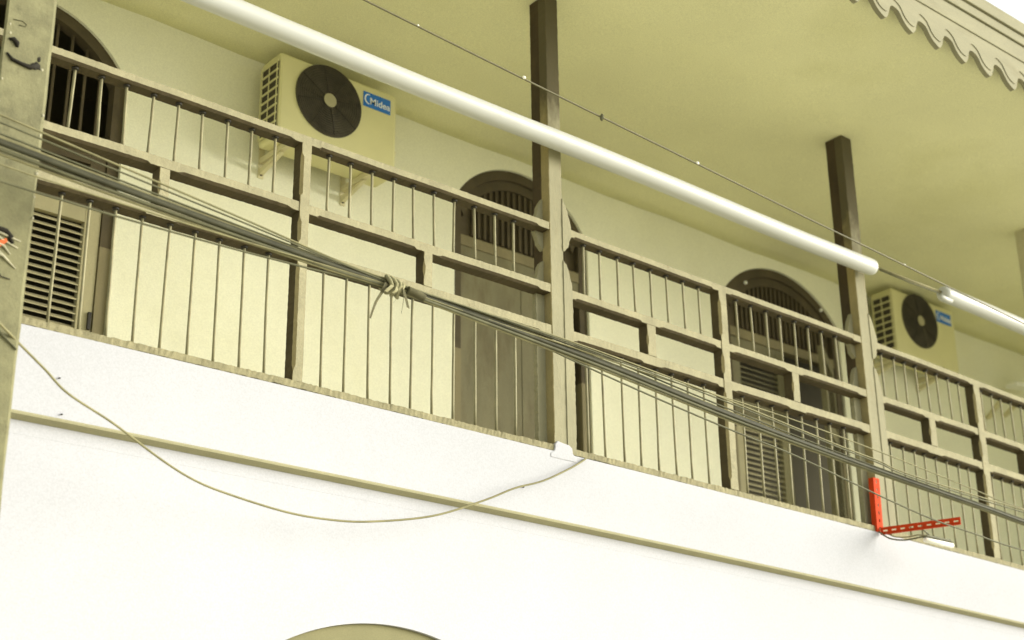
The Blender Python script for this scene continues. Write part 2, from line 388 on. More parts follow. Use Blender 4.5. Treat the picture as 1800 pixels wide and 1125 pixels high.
# arched doors --------------------------------------------------------------
def ring_between(mb, outer, inner, y0, y1):
    for a, b, c, d in zip(outer, outer[1:], inner, inner[1:]): mb.prism([a, b, d, c], y0, y1)
def louvre_leaf(mb_frame, mb_slat, x0, x1, z0, z1, y, stile=0.07, rails=(), pitch=0.034, bottom=0.12):
    t = 0.035
    mb_frame.box(x0, x0+stile, y, y+t, z0, z1); mb_frame.box(x1-stile, x1, y, y+t, z0, z1)
    zs = [(z0, z0+bottom)] + [(r-0.05, r+0.05) for r in rails] + [(z1-0.07, z1)]
    for a, b in zs: mb_frame.box(x0+stile, x1-stile, y+0.001, y+t-0.001, a, b)
    for (a0, a1), (b0, b1) in zip(zs, zs[1:]):
        z = a1 + 0.008
        while z < b0 - 0.018:
            X0, X1 = x0+stile-0.004, x1-stile+0.004
            mb_slat.hexa([(X0, y+0.003, z), (X1, y+0.003, z), (X1, y+0.032, z+0.022), (X0, y+0.032, z+0.022),
                          (X0, y+0.003, z+0.006), (X1, y+0.003, z+0.006), (X1, y+0.032, z+0.028), (X0, y+0.032, z+0.028)])
            z += pitch
YD = D + 0.016
def make_door(i, label):
    x0, x1, top = DOORS[i]; x0 += 0.002; x1 -= 0.002; top -= 0.002
    fr = MB(); w = 0.055
    sp = door_arch(x0, x1, top); zs = sp[0][1]
    ip = door_arch(x0, x1, top, w)
    zi = ip[0][1]
    TZ = 1.60 if i else 1.46
    fr.prism([(x0, 1.0005), (x0+w, 1.0005), (x0+w, zi+0.004), (x0, zs+0.004)], YD+0.001, YD+0.059)
    fr.prism([(x1, 1.0005), (x1-w, 1.0005), (x1-w, zi+0.004), (x1, zs+0.004)], YD+0.001, YD+0.059)
    ring_between(fr, sp, ip, YD, YD+0.06)
    d = fr.build('arched_door', M['fan_wood'], house); tag(d, label)
    for a0, a1 in ((x0, x0+w), (x1-w, x1)): MB().box(a0, a1, YD, YD+0.06, -0.02, 1.0).build('jamb', M['door_frame'], d)
    MB().box(x0+w, x1-w, YD+0.002, YD+0.058, TZ, TZ+0.06).build('transom', M['door_frame'], d)
    # fanlight board with upright slats
    fl = MB(); ip2 = [(p[0], p[1]-0.002) for p in ip]
    lo = TZ+0.061
    def ztop(x):
        for a, b in zip(ip2, ip2[1:]):
            if a[0] <= x <= b[0]: return a[1] + (b[1]-a[1])*(x-a[0])/(b[0]-a[0])
        return lo
    xs = x0+w+0.002
    if i == 0:
        x = x0+w+0.05
        while x < x1-w-0.05:
            fl.box(x, x+0.012, YD+0.03, YD+0.04, lo-0.002, ztop(x+0.006)+0.004); x += 0.075
    else:
        fl.prism([(x0+w+0.001, lo)] + [(p[0], p[1]) for p in ip2] + [(x1-w-0.001, lo)], YD+0.035, YD+0.045)
        band = [(p[0]*0.93+(x0+x1)/2*0.07, p[1]-0.055) for p in ip2]
        ring_between(fl, ip2, band, YD+0.015, YD+0.034)
        x = x0+w+0.09
        while x < x1-w-0.09:
            fl.box(x, x+0.016, YD+0.018, YD+0.0345, lo+0.02, ztop(x+0.008)-0.06); x += 0.042
    fl.build('fanlight', M['fan_wood'], d)
    a, b = x0+w+0.003, x1-w-0.003; mid = (a+b)/2
    return d, a, b, mid, TZ
d0, a, b, mid, TZ = make_door(0, 'arched door with dark louvred shutters beside the post')
f_, s2 = MB(), MB()
louvre_leaf(f_, s2, a, mid-0.002, 0.02, 1.17, YD+0.008)
louvre_leaf(f_, s2, mid+0.002, b, 0.02, 1.17, YD+0.008, stile=0.075)
sh = f_.build('shutter', M['shutter_wood'], d0, bevel=0.002); s2.build('louvre', M['shutter_wood'], sh)
f_, s2 = MB(), MB()
louvre_leaf(f_, s2, a, mid-0.002, 1.174, TZ-0.003, YD+0.008, bottom=0.07)
louvre_leaf(f_, s2, mid+0.002, b, 1.174, TZ-0.003, YD+0.008, stile=0.075, bottom=0.07)
sh = f_.build('shutter', M['fan_wood'], d0, bevel=0.002); s2.build('louvre', M['fan_wood'], sh); tag(sh, 'darker upper shutter')
MB().box(-0.668, -0.654, YD-0.006, YD+0.007, 0.60, 0.68).build('handle', M['dark_iron'], d0)
d1, a, b, mid, TZ = make_door(1, 'arched door with plain flush leaves and a slatted fanlight')
lf = MB(); lf.box(a, mid-0.002, YD+0.012, YD+0.045, 0.02, TZ-0.003); lf.box(mid+0.002, b-0.05, YD+0.012, YD+0.045, 0.02, TZ-0.003)
lf.box(a-0.002, b+0.002, YD+0.004, YD+0.0115, TZ-0.06, TZ-0.002)
leaf = lf.build('door_leaf', M['door_wood'], d1, bevel=0.002)
d2, a, b, mid, TZ = make_door(2, 'arched door with one louvred shutter shut and one ajar')
f_, s2 = MB(), MB()
louvre_leaf(f_, s2, a, a+0.50, 0.02, 1.10, YD+0.008, stile=0.075)
sh = f_.build('shutter', M['shutter_wood'], d2, bevel=0.002); s2.build('louvre', M['shutter_wood'], sh)
f_, s2 = MB(), MB()
louvre_leaf(f_, s2, a, a+0.50, 1.104, TZ-0.003, YD+0.008, stile=0.075, bottom=0.09)
sh = f_.build('shutter', M['door_wood'], d2, bevel=0.002); s2.build('louvre', M['door_wood'], sh); tag(sh, 'darker upper shutter')
f_, s2 = MB(), MB()
louvre_leaf(f_, s2, -0.48, 0.0, 0.02, TZ-0.003, 0.0, stile=0.075, rails=(1.08,))
rot = Matrix.Translation((b, YD+0.006, 0)) @ Matrix.Rotation(R(31), 4, 'Z')
for q in (f_, s2): bmesh.ops.transform(q.bm, matrix=rot, verts=q.bm.verts)
sh = f_.build('shutter', M['door_wood'], d2, bevel=0.002); s2.build('louvre', M['door_wood'], sh)
tag(sh, 'louvred shutter standing ajar')
for px in ((3.690, 1.985), (4.43, 1.985)):
    MB().blob((px[0], YD-0.008, px[1]), 0.012, jit=0.05).build('stud', M['lamp_white'], d2)

# ------------------------------------------------------------------ balcony posts with flared bracket boards
ZT, ZM, ZLo = 1.047, 0.7546, 0.5647       # tops of the three rails
def jag(pts, a=0.002):
    out = []
    for p, q in zip(pts, pts[1:]):
        n = max(1, int(math.dist(p, q)/0.012))
        for k in range(n):
            t = k/n; out.append((p[0]+(q[0]-p[0])*t+random.uniform(-a, a), p[1]+(q[1]-p[1])*t+random.uniform(-a, a)*.5))
    return out + [pts[-1]]
def balcony_post(x0, x1, label, wl, wr, pale=False):
    t = thing('balcony_post', ((x0+x1)/2, 0.06, 0.0), label, 'post', 'square posts holding the balcony roof')
    m = mesh_post(x0+0.003, x1-0.003, 0.0505, 0.062, 0.0, HC+0.004, [], chamfer=0)
    m.build('post_core', M['pale_post'] if pale else M['post_core'], t)
    m = mesh_post(x0, x1, 0.0, 0.05, 0.004, HC+0.003, [], chamfer=0.001, step=0.02, jit=0.0008)
    m.build('front_board', [M['pale_post'] if pale else M['two_tone_post'], M['pale_post'] if pale else M['two_tone_side'], M['pale_post'] if pale else M['two_tone_side']], t)
    up_p = [(0.0, 1.185), (0.25, 1.16), (0.55, 1.13), (0.8, 1.09), (1.0, 1.06), (1.0, 1.01), (0.72, 0.985), (0.62, 0.955), (0.1, 0.932), (0.0, 0.93)]
    lo_p = [(0.0, 0.885), (0.30, 0.868), (0.55, 0.845), (0.72, 0.81), (0.95, 0.775), (1.0, 0.74), (1.0, 0.40), (0.98, 0.01), (0.0, 0.01)]
    for sx, xe, w, y0 in ((-1, x0, wl, 0.046), (1, x1, wr, -0.004)):
        for prof in (up_p, lo_p):
            pts = [(xe + sx*(u*w) - (sx*0.004 if u == 0 else 0), z) for u, z in prof]
            MB().prism(jag(pts), y0, y0+0.024).build('bracket_board', M['post_wood'], t)
    return t
# plaster patch at the foot of the middle post belongs to that post
p1 = balcony_post(0.810, 0.886, 'square post with flared brackets and a white plaster lump at its foot', 0.047, 0.046)
lump = MB()
lump.prism(jag([(0.778, -0.012), (0.800, 0.004), (0.806, 0.03), (0.820, 0.048), (0.85, 0.043), (0.885, 0.040), (0.90, 0.030), (0.905, 0.006), (0.922, -0.010), (0.922, -0.03), (0.778, -0.03)], 0.0015), -0.0105, 0.03)
lump.build('plaster_lump', M['white_plaster'], p1, bevel=0.004)
p2 = balcony_post(2.978, 3.062, 'square dark-sided post behind the end of the long white roller', 0.050, 0.046)
p3 = balcony_post(4.815, 4.90, 'pale square post at the right edge of the picture', 0.05, 0.075, pale=True)
p0 = balcony_post(-1.90, -1.82, 'square post hidden beside the electricity pole at the left', 0.03, 0.03)

# ------------------------------------------------------------------ railings
def make_railing(label, x0, x1, posts, shorts, bal):
    t = thing('balcony_railing', ((x0+x1)/2, 0.03, 0.0), label, 'railing', 'wooden railings with thin upright rods')
    pj = [(a+b)/2 for a, b in posts]; sj = [(a+b)/2 for a, b in shorts]; ends = [x0, x1]
    for nm, zt, th, js in (('top_rail', ZT, 0.036, pj+ends), ('middle_rail', ZM, 0.040, pj+sj+ends), ('lower_rail', ZLo, 0.045, pj+sj+ends)):
        mesh_beam(x0, x1, 0.0, 0.058 if nm == 'top_rail' else 0.066, zt-th, zt, js).bowed().build(nm, [M['rail_wood'], M['brown_side']], t)
    mesh_beam(x0, x1, -0.003, 0.09, 0.003, 0.030, [], chamfer=0.0, jit=0.002).bowed().build('bottom_rail', [M['sill_wood'], M['sill_wood']], t)
    for a, b in posts:
        mesh_post(a, b, -0.003, 0.056, 0.0315, ZT-0.036, [ZT-.036, ZM-.02, ZLo-.02, 0.03]).bowed().build('post', [M['rail_wood'], M['brown_side'], M['olive_paint']], t)
    for a, b in shorts:
        mesh_post(a, b, -0.002, 0.055, ZLo+0.001, ZM-0.041, [ZM-.041, ZLo], chamfer=0.006).bowed().build('short_post', [M['rail_wood'], M['brown_side'], M['olive_paint']], t)
    for x in bal:
        for z0, z1 in ((ZM-0.004, ZT-0.034), (0.028, ZLo-0.043)):
            lean = random.uniform(-0.003, 0.003); y = 0.030 + random.uniform(-.003, .003)
            pts = [(x + lean*(k/5-.5)*2 + random.uniform(-.0007, .0007), y, z0+(z1-z0)*k/5) for k in range(6)]
            mb = MB().tube(pts, 0.0056, 7)
            mb.tube([(x+lean, y, z1-0.010), (x+lean, y, z1-0.001)], 0.013, 8, mi=1)
            mb.bowed().build('baluster', [M['rod_metal'], M['dark_iron']], t)
    return t
B1 = [-1.615, -1.513, -1.411, -1.305, -1.207, -1.103, -0.999, -0.895, -0.789, -0.684, -0.58, -0.333, -0.228, -0.12, -0.015, 0.088, 0.192, 0.299, 0.408, 0.519, 0.626]
B2 = [1.031, 1.131, 1.242, 1.347, 1.458, 1.563, 1.67, 1.778, 2.038, 2.15, 2.258, 2.36, 2.471, 2.578, 2.687, 2.794]
B3 = [3.172, 3.275, 3.373, 3.471, 3.568, 3.659, 3.761, 3.859, 4.078, 4.174, 4.268, 4.364, 4.465, 4.565, 4.66]
make_railing('weathered railing bay between the electricity pole and the post with the plaster lump', -1.79, 0.806, [(-0.476, -0.432)], [(-1.068, -1.026), (0.121, 0.165)], B1)
make_railing('weathered railing bay in front of the half-open louvred door, between two tall posts', 0.890, 2.974, [(1.885, 1.938)], [(1.388, 1.443), (2.388, 2.438)], B2)
make_railing('weathered railing bay at the right behind the red steel bracket', 3.066, 4.811, [(3.958, 4.018)], [(3.500, 3.556), (4.396, 4.460)], B3)

# ------------------------------------------------------------------ air conditioners
def text_mesh(txt, size, depth):
    cu = bpy.data.curves.new('lettering', 'FONT'); cu.body = txt; cu.size = size; cu.extrude = depth
    cu.align_x = 'CENTER'; cu.align_y = 'CENTER'; cu.offset = size*0.012
    ob = bpy.data.objects.new('lettering', cu); scene.collection.objects.link(ob)
    dg = bpy.context.evaluated_depsgraph_get(); me = bpy.data.meshes.new_from_object(ob.evaluated_get(dg))
    bpy.data.objects.remove(ob); bpy.data.curves.remove(cu)
    return me
def make_ac(x, z, label):
    """local frame: x right, y back, z up; origin at the lower left front corner"""
    W, H, DP = 0.697, 0.46, 0.175
    t = thing('air_conditioner', (x, 1.09, z), label, 'air conditioner', 'outdoor air conditioner units on the rear wall')
    body = MB().box(0, W, 0, DP, 0, H); bo = body.build('casing', M['ac_white'], t, bevel=0.016, local=True)
    cx, cz, r = 0.283, 0.283, 0.186
    MB().tube([(cx, 0.003, cz), (cx, -0.007, cz)], r+0.006, 56).build('fan_ring', M['ac_ring'], t, local=True)
    gm = MB()
    for k in range(13):                                             # concentric wire guard with spokes
        rr = 0.036 + k*0.0125
        pts = [(cx+rr*math.cos(a*math.pi/24), -0.013, cz+rr*math.sin(a*math.pi/24)) for a in range(49)]
        gm.tube(pts, 0.0019, 4, cap=False)
    for k in range(8):
        a = k*math.pi/4 + 0.2
        gm.tube([(cx+0.03*math.cos(a), -0.014, cz+0.03*math.sin(a)), (cx+r*math.cos(a), -0.009, cz+r*math.sin(a))], 0.0024, 4)
    gu = gm.build('fan_guard', M['ac_dark'], t, local=True)
    bl = MB()
    for k in range(3):
        a = k*2*math.pi/3 + 0.5; P = []
        for u in (0.03, 0.17):
            for da in (-0.45, 0.45): P.append((cx+u*math.cos(a+da), -0.0075-0.002*(da > 0), cz+u*math.sin(a+da)))
        q = [P[0], P[1], P[3], P[2]]
        bl.hexa([(p[0], p[1]+0.001, p[2]) for p in q] + [(p[0], p[1]-0.0012, p[2]) for p in q])
    bl.build('fan_blade', M['ac_ring'], t, local=True)
    MB().tube([(cx, -0.012, cz), (cx, -0.018, cz)], 0.037, 32).build('hub', M['hub_grey'], t, bevel=0.003, local=True)
    sg = MB().box(-0.004, -0.0005, 0.010, 0.150, 0.03, H-0.045); so_ = sg.build('side_grille', M['ac_dark'], t, local=True)
    bars = MB()
    for k in range(9): bars.box(-0.010, -0.0045, 0.006, 0.154, 0.026+k*0.0475, 0.035+k*0.0475)
    for yy in (0.006, 0.077, 0.147): bars.box(-0.0115, -0.0102, yy, yy+0.008, 0.026, H-0.043)
    bars.build('grille_bar', M['ac_white'], so_, local=True)
    lb = MB().box(0.487, 0.655, -0.004, -0.0005, 0.335, 0.418).build('label_plate', M['label_blue'], t, bevel=0.0015, local=True)
    me = text_mesh('Midea', 0.052, 0.0006); me.transform(Matrix.Translation((0.588, -0.0052, 0.371)) @ Matrix.Rotation(R(90), 4, 'X'))
    tx = bpy.data.objects.new('lettering', me); scene.collection.objects.link(tx); tx.parent = lb; me.materials.append(M['label_print'])
    sw = MB(); ac = [(0.519 + 0.022*math.cos(R(k)), 0.379 + 0.026*math.sin(R(k))) for k in range(70, 291, 20)]
    for k, (p, q) in enumerate(zip(ac, ac[1:])):
        w0 = 0.0035*math.sin(math.pi*(k+0.2)/11.4)+0.0007; w1 = 0.0035*math.sin(math.pi*(k+1.2)/11.4)+0.0007
        c = (0.519, 0.379); f = lambda p, w: (p[0]+(p[0]-c[0])/0.024*w, p[1]+(p[1]-c[1])/0.024*w)
        sw.prism([f(p, -w0), f(q, -w1), f(q, w1), f(p, w0)], -0.0058, -0.0046)
    sw.build('emblem', M['label_print'], lb, local=True)
    for bx in (0.075, 0.555):                                       # wall brackets
        br = MB(); yb = D-1.09
        br.box(bx-0.016, bx+0.016, yb-0.006, yb-0.0005, -0.105, 0.13); br.box(bx-0.014, bx+0.014, -0.01, yb-0.007, -0.031, -0.002)
        br.hexa([(bx-0.011, yb-0.007, -0.09), (bx+0.011, yb-0.007, -0.09), (bx+0.011, yb-0.007, -0.055), (bx-0.011, yb-0.007, -0.055),
                 (bx-0.011, 0.06, -0.040), (bx+0.011, 0.06, -0.040), (bx+0.011, 0.09, -0.0315), (bx-0.011, 0.09, -0.0315)])
        bk = br.build('bracket', M['bracket'], t, bevel=0.002, local=True)
        MB().tube([(bx, yb-0.006, -0.085), (bx, yb-0.014, -0.085)], 0.008, 8).build('bolt', M['dark_iron'], bk, local=True)
        MB().box(bx-0.045, bx+0.045, -0.004, 0.03, -0.0015, 0.014).build('foot', M['ac_white'], t, bevel=0.003, local=True)
    # pipe joint at the right end
    pv = MB().blob((W+0.012, 0.05, 0.16), 0.022, (0.7, 1, 1), 0.2); pv.build('valve', M['bracket'], t, local=True)
    return t
make_ac(0.066, 1.684, 'cream air conditioner with a dark round fan left of the plain arched door')
make_ac(4.852, 1.715, 'cream air conditioner with a dark round fan beyond the right-hand post')
# pipes and pale bars beside the far unit
rk = thing('wall_rack', (6.2, D, 1.55), 'pale bars of a small wall rack behind the railing at the right edge', 'rack')
rb = MB()
rb.bar((6.02, D-0.26, 1.63), (6.22, D-0.01, 1.60), 0.03, 0.02); rb.bar((6.24, D-0.26, 1.66), (6.44, D-0.01, 1.66), 0.03, 0.02)
rb.build('arm', M['bracket'], rk)
MB().bar((6.02, D-0.26, 1.645), (6.46, D-0.27, 1.68), 0.02, 0.03).build('crossbar', M['bracket'], rk)
MB().bar((6.40, D-0.12, 1.86), (6.66, D-0.12, 1.90), 0.10, 0.035).build('shelf', M['lamp_white'], rk, bevel=0.01)

# ------------------------------------------------------------------ white rolled blinds
def roller(x0, x1, z, label, notch=False):
    y = -0.068
    t = thing('rolled_blind', ((x0+x1)/2, y, z-0.05), label, 'roller blind', 'white roller tubes tied along the posts')
    n = 40; mb = MB()
    rad = [0.033, 0.041] + [0.0445 + random.uniform(-.0008, .0008) for _ in range(n-3)] + [0.042, 0.034]
    xs = [x0, x0+0.006] + [x0+0.02+(x1-x0-0.04)*k/(n-4) for k in range(n-3)] + [x1-0.006, x1]
    zz = [z + 0.004*math.sin(k*0.5) for k in range(n+1)]
    mb.tube([(xs[k], y, zz[k]) for k in range(n+1)], rad, 28)
    mb.build('roll', M['pvc'], t)
    return t
ra = roller(-3.6, 3.045, 1.422, 'long white roller tube running past two posts')
rb_ = roller(3.665, 8.5, 1.436, 'white roller tube at the right edge in front of the far air conditioner')
MB().tube([(3.622, -0.085, 1.412), (3.632, -0.085, 1.402), (3.66, -0.085, 1.400), (3.72, -0.085, 1.402)], [0.008, 0.013, 0.014, 0.012], 10).build('end_hook', M['pvc'], rb_)
hk = thing('steel_rod', (3.35, -0.07, 1.41), 'thin tan rod joining the two white roller tubes', 'rod')
MB().tube([(3.04, -0.066, 1.437), (3.35, -0.066, 1.440), (3.66, -0.066, 1.447)], 0.006, 8).build('rod', M['cable_tan'], hk)
MB().tube([(3.10, -0.072, 1.424), (3.35, -0.072, 1.422), (3.64, -0.072, 1.430)], 0.004, 6).build('cord', M['cable_grey'], hk)

# ------------------------------------------------------------------ pole
pole = thing('electricity_pole', (-1.774, -0.435, GZ), 'flat weathered grey pole with soot marks and crumpled scraps at the left edge', 'pole')
pm = MB(); n = 70; rings = []
for i in range(n+1):
    z = GZ + (4.2-GZ)*i/n; j = lambda a=0.0018: random.uniform(-a, a)
    rings.append([pm.bm.verts.new(p) for p in ((-1.848+j(), -0.45+j(.001), z), (-1.704+j(), -0.45+j(.001), z), (-1.694+j(), -0.444, z), (-1.694+j(), -0.42, z), (-1.846+j(), -0.42, z))])
for a, b in zip(rings, rings[1:]):
    for k in range(5): pm.bm.faces.new((a[k], a[(k+1) % 5], b[(k+1) % 5], b[k]))
pm.bm.faces.new(rings[0][::-1]); pm.bm.faces.new(rings[-1])
pm.build('shaft', M['concrete'], pole)
st = MB()
st.tube([(-1.838, -0.4525, 0.672), (-1.820, -0.4535, 0.655), (-1.79, -0.4535, 0.650), (-1.76, -0.4535, 0.648), (-1.735, -0.4535, 0.664)], [0.003, 0.006, 0.006, 0.008, 0.007], 6)
st.blob((-1.742, -0.451, 0.660), 0.016, (1, 0.25, 0.8), 0.3); st.blob((-1.734, -0.451, 0.686), 0.008, (0.7, 0.3, 1.2), 0.3)
st.build('strap', M['soot'], pole)
st = MB(); st.tube([(-1.836, -0.4515, 0.722), (-1.822, -0.4515, 0.726), (-1.810, -0.4515, 0.716), (-1.808, -0.4515, 0.703)], [0.004, 0.009, 0.010, 0.005], 6)
st.build('soot_mark', M['soot'], pole)
st = MB(); st.tube([(-1.83, -0.451, 0.795), (-1.80, -0.451, 0.800), (-1.785, -0.451, 0.792), (-1.79, -0.451, 0.784), (-1.81, -0.451, 0.782)], 0.0016, 5)
st.build('wire_scratch', M['strap_dark'], pole)
cr = MB()
for k in range(5):
    z = 0.075 - 0.020*k; r_ = random.uniform
    cr.tube([(-1.845, -0.452, z), (-1.815+r_(-.01, .01), -0.455, z+r_(0.0, .018)), (-1.78+r_(-.01, .01), -0.454, z+r_(-.012, .014)), (-1.735+r_(-.02, .01), -0.451, z-r_(0, .025))], [.003, .005, .004, .002], 6)
cr.build('crumpled_sheet', M['pale_scrap'], pole)
cr = MB(); cr.tube([(-1.843, -0.452, 0.078), (-1.81, -0.455, 0.085), (-1.775, -0.455, 0.083), (-1.752, -0.452, 0.070)], [.005, .009, .009, .005], 6)
cr.tube([(-1.765, -0.453, 0.080), (-1.760, -0.454, 0.062), (-1.75, -0.454, 0.05)], 0.006, 5)
cr.build('burnt_fold', M['soot'], pole)
cr = MB(); cr.tube([(-1.84, -0.453, -0.055), (-1.80, -0.454, -0.060), (-1.745, -0.452, -0.064)], 0.0016, 5); cr.tube([(-1.79, -0.453, -0.045), (-1.775, -0.453, -0.0605)], 0.002, 5)
cr.build('binding_wire', M['soot'], pole)
MB().prism([(-1.815, 0.012), (-1.798, 0.020), (-1.768, 0.050), (-1.773, 0.060), (-1.797, 0.044), (-1.815, 0.036)], -0.457, -0.4505).build('orange_scrap', M['orange'], pole)
pk = MB()
for x, z in ((-1.834, 0.745), (-1.838, 0.775), (-1.842, 0.58), (-1.701, 0.50), (-1.703, 0.43), (-1.697, 0.15), (-1.700, 0.30), (-1.72, 0.655), (-1.845, 0.50), (-1.70, 0.22)):
    pk.blob((x, -0.451, z), random.uniform(.003, .0055), (1, .4, 1.3), 0.2, sub=1)
pk.build('paint_fleck', M['pale_scrap'], pole)

# ------------------------------------------------------------------ cables
def smooth_path(pts, n=6):
    P = [Vector(p) for p in pts]; out = []
    for i in range(len(P)-1):
        p0, p1, p2, p3 = P[max(i-1, 0)], P[i], P[i+1], P[min(i+2, len(P)-1)]
        for k in range(n):
            t = k/n
            out.append(0.5*((2*p1) + (p2-p0)*t + (2*p0-5*p1+4*p2-p3)*t*t + (3*p1-p0-3*p2+p3)*t**3))
    return out + [P[-1]]
def cable(pts, r, mat, label, name='cable', group='cables strung along the balcony', n=6, cat='cable'):
    o = MB().tube(smooth_path(pts, n), r, 8).build(name, M[mat]); return tag(o, label, cat, group)
KX, KZ = -0.47, 0.207                      # where the cables are tied together
def strand(dzl, dyl, dzk, dzr, dyr, drop=0.0):
    pts = []
    for x, z in ((-4.5, 0.50), (-3.0, 0.36), (-2.2, 0.30), (-1.88, 0.278), (-1.5, 0.252), (-1.12, 0.231), (-0.75, 0.213)):
        f = min(1, (KX-x)/1.25); f = f**0.8
        pts.append((x, -0.60+dyl*f, z+dzk*(1-f)+dzl*f))
    pts.append((KX, -0.60+0.3*(dyl+dyr)*0.2, KZ+dzk))
    for x, z in ((-0.2, 0.193), (0.24, 0.168), (0.6, 0.144), (1.15, 0.096), (1.64, 0.062), (2.13, 0.033), (2.58, 0.012), (3.03, -0.008), (3.5, -0.03), (5.0, -0.06), (8.0, -0.05)):
        f = min(1, (x-KX)/0.9); w = 1 if x < 1.0 else max(0.5, 1-(x-1.0)*0.4)
        pts.append((x, -0.60+dyr*f, z+dzk*(1-f)+dzr*f*w))
    return pts
CB = [  # left offset, depth, knot offset, right offset, depth, radius, material, label
 (0.000, -0.008, 0.002, 0.000, 0.000, 0.0083, 'cable_black', 'thickest black cable in the middle of the tied bundle'),
 (0.015, 0.004, 0.009, 0.012, 0.006, 0.0067, 'cable_black', 'black cable lying on top of the thickest one in the tied bundle'),
 (-0.015, 0.002, -0.008, -0.012, 0.004, 0.0067, 'cable_grey', 'dark grey cable along the underside of the tied bundle'),
 (0.027, 0.010, 0.014, 0.021, 0.012, 0.0042, 'cable_tan', 'thin tan cable along the upper edge of the tied bundle'),
 (0.036, 0.004, 0.014, 0.030, 0.004, 0.0034, 'cable_grey', 'thin grey cable just above the tied bundle'),
 (-0.025, 0.010, -0.012, -0.020, 0.012, 0.0040, 'cable_tan', 'thin tan cable along the lower edge of the tied bundle'),
]
for a in CB: cable(strand(*a[:5]), a[5], a[6], a[7])
cable([(-4.5, -.60, .60), (-2.4, -.60, .425), (-1.89, -.60, .372), (-1.5, -.6, .33), (-1.04, -.6, .28), (-.68, -.6, .237), (-.47, -.605, .222), (-.2, -.605, .212), (.24, -.61, .200), (.65, -.61, .183), (1.16, -.61, .152), (1.64, -.61, .112), (2.13, -.61, .075), (3.03, -.61, .035), (8, -.61, .0)], 0.0034, 'cable_tan', 'highest thin cable, dropping from the pole to the knot')
cable([(-4.5, -.61, .52), (-2.4, -.61, .385), (-1.88, -.61, .341), (-1.5, -.61, .305), (-1.04, -.61, .262), (-.68, -.61, .226), (-.47, -.61, .212), (-.2, -.612, .208), (.24, -.615, .192), (.65, -.615, .170), (1.16, -.615, .138), (1.64, -.615, .100), (2.13, -.615, .062), (3.03, -.615, .02), (8, -.615, -.02)], 0.0030, 'cable_grey', 'second highest thin cable, just under the highest one')
cable([(-4.5, -.59, .23), (-2.4, -.59, .185), (-1.87, -.59, .168), (-1.66, -.59, .166), (-1.5, -.59, .166), (-1.26, -.59, .170), (-1.05, -.59, .175), (-.84, -.59, .183), (-.56, -.59, .194), (-.2, -.59, .184), (.17, -.59, .160), (.38, -.59, .132), (.64, -.59, .098), (.95, -.59, .062), (1.28, -.59, .028), (1.63, -.59, -.002), (2.11, -.59, -.07), (2.55, -.59, -.125), (2.9, -.59, -.145), (3.27, -.59, -.165), (5, -.59, -.21), (8, -.59, -.2)], 0.0036, 'cable_grey', 'lowest thin cable, sagging below the bundle across the railing')
cable([(-4.5, -.605, .33), (-2.4, -.605, .25), (-1.86, -.605, .212), (-1.5, -.605, .205), (-1.1, -.605, .203), (-.7, -.605, .205), (-.47, -.605, .203), (.0, -.605, .185), (.38, -.605, .176), (.8, -.605, .160), (1.16, -.605, .158), (1.65, -.605, .148), (2.2, -.605, .118), (2.6, -.605, .090), (2.95, -.605, .063), (3.32, -.605, .04), (5, -.605, .0), (8, -.605, .0)], 0.0028, 'cable_tan', 'thin cable above the bundle over the right-hand railing')
# the tie
tie = thing('cable_tie', (KX, -0.60, KZ-0.03), 'knotted pale cloth strip with loose tails tied round the cables', 'tie')
kn = MB()
for k in range(4):
    x = KX - 0.022 + 0.016*k; rr = 0.027 - 0.002*abs(k-1.5)
    kn.tube([(x+0.010*math.sin(a*0.9+k), -0.60+rr*math.cos(a*math.pi/7), KZ+0.002-0.004*k+rr*1.05*math.sin(a*math.pi/7)) for a in range(15)], 0.0075, 7, cap=False)
kn.build('knot', M['strap_cloth'], tie)
def ribbon(pts, w, mat):
    mb = MB(); P = smooth_path(pts, 4); n = len(P); ws = w if isinstance(w, list) else [w, w]
    prev = None
    for i, p in enumerate(P):
        ww = ws[0] + (ws[1]-ws[0])*i/(n-1)
        cur = [mb.bm.verts.new(p + Vector(o)) for o in ((-ww/2, 0, 0), (ww/2, 0.004, 0), (ww/2, 0.0055, 0), (-ww/2, 0.0015, 0))]
        if prev:
            for k in range(4): mb.bm.faces.new((prev[k], prev[(k+1) % 4], cur[(k+1) % 4], cur[k]))
        else: mb.bm.faces.new(cur)
        prev = cur
    mb.bm.faces.new(prev[::-1]); return mb.build('tail', M[mat], tie)
ribbon([(KX-0.035, -.622, KZ-.005), (KX-.052, -.625, KZ-.04), (KX-.078, -.622, KZ-.088), (KX-.098, -.62, KZ-.150)], [.017, .009], 'strap_dark')
ribbon([(KX-0.015, -.63, KZ-.012), (KX-.030, -.637, KZ-.026), (KX-.047, -.635, KZ-.045)], .016, 'strap_cloth')
ribbon([(KX+0.005, -.63, KZ-.012), (KX-.004, -.635, KZ-.03), (KX-.016, -.633, KZ-.042)], .013, 'strap_cloth')
ribbon([(KX+0.030, -.628, KZ-.012), (KX+.040, -.632, KZ-.045), (KX+.052, -.63, KZ-.078)], .014, 'strap_dark')
ribbon([(KX+0.026, -.632, KZ-.010), (KX+.029, -.634, KZ-.05), (KX+.024, -.63, KZ-.105)], [.006, .003], 'strap_dark')
ribbon([(KX+0.010, -.632, KZ-.030), (KX+.000, -.634, KZ-.055), (KX-.010, -.63, KZ-.075)], [.003, .002], 'strap_cloth')
MB().tube(smooth_path([(KX+.06, -.612, KZ-.004), (KX+.09, -.614, KZ-.010), (KX+.13, -.613, KZ-.017)]), 0.0145, 8).build('tape_wrap', M['strap_dark'], tie)
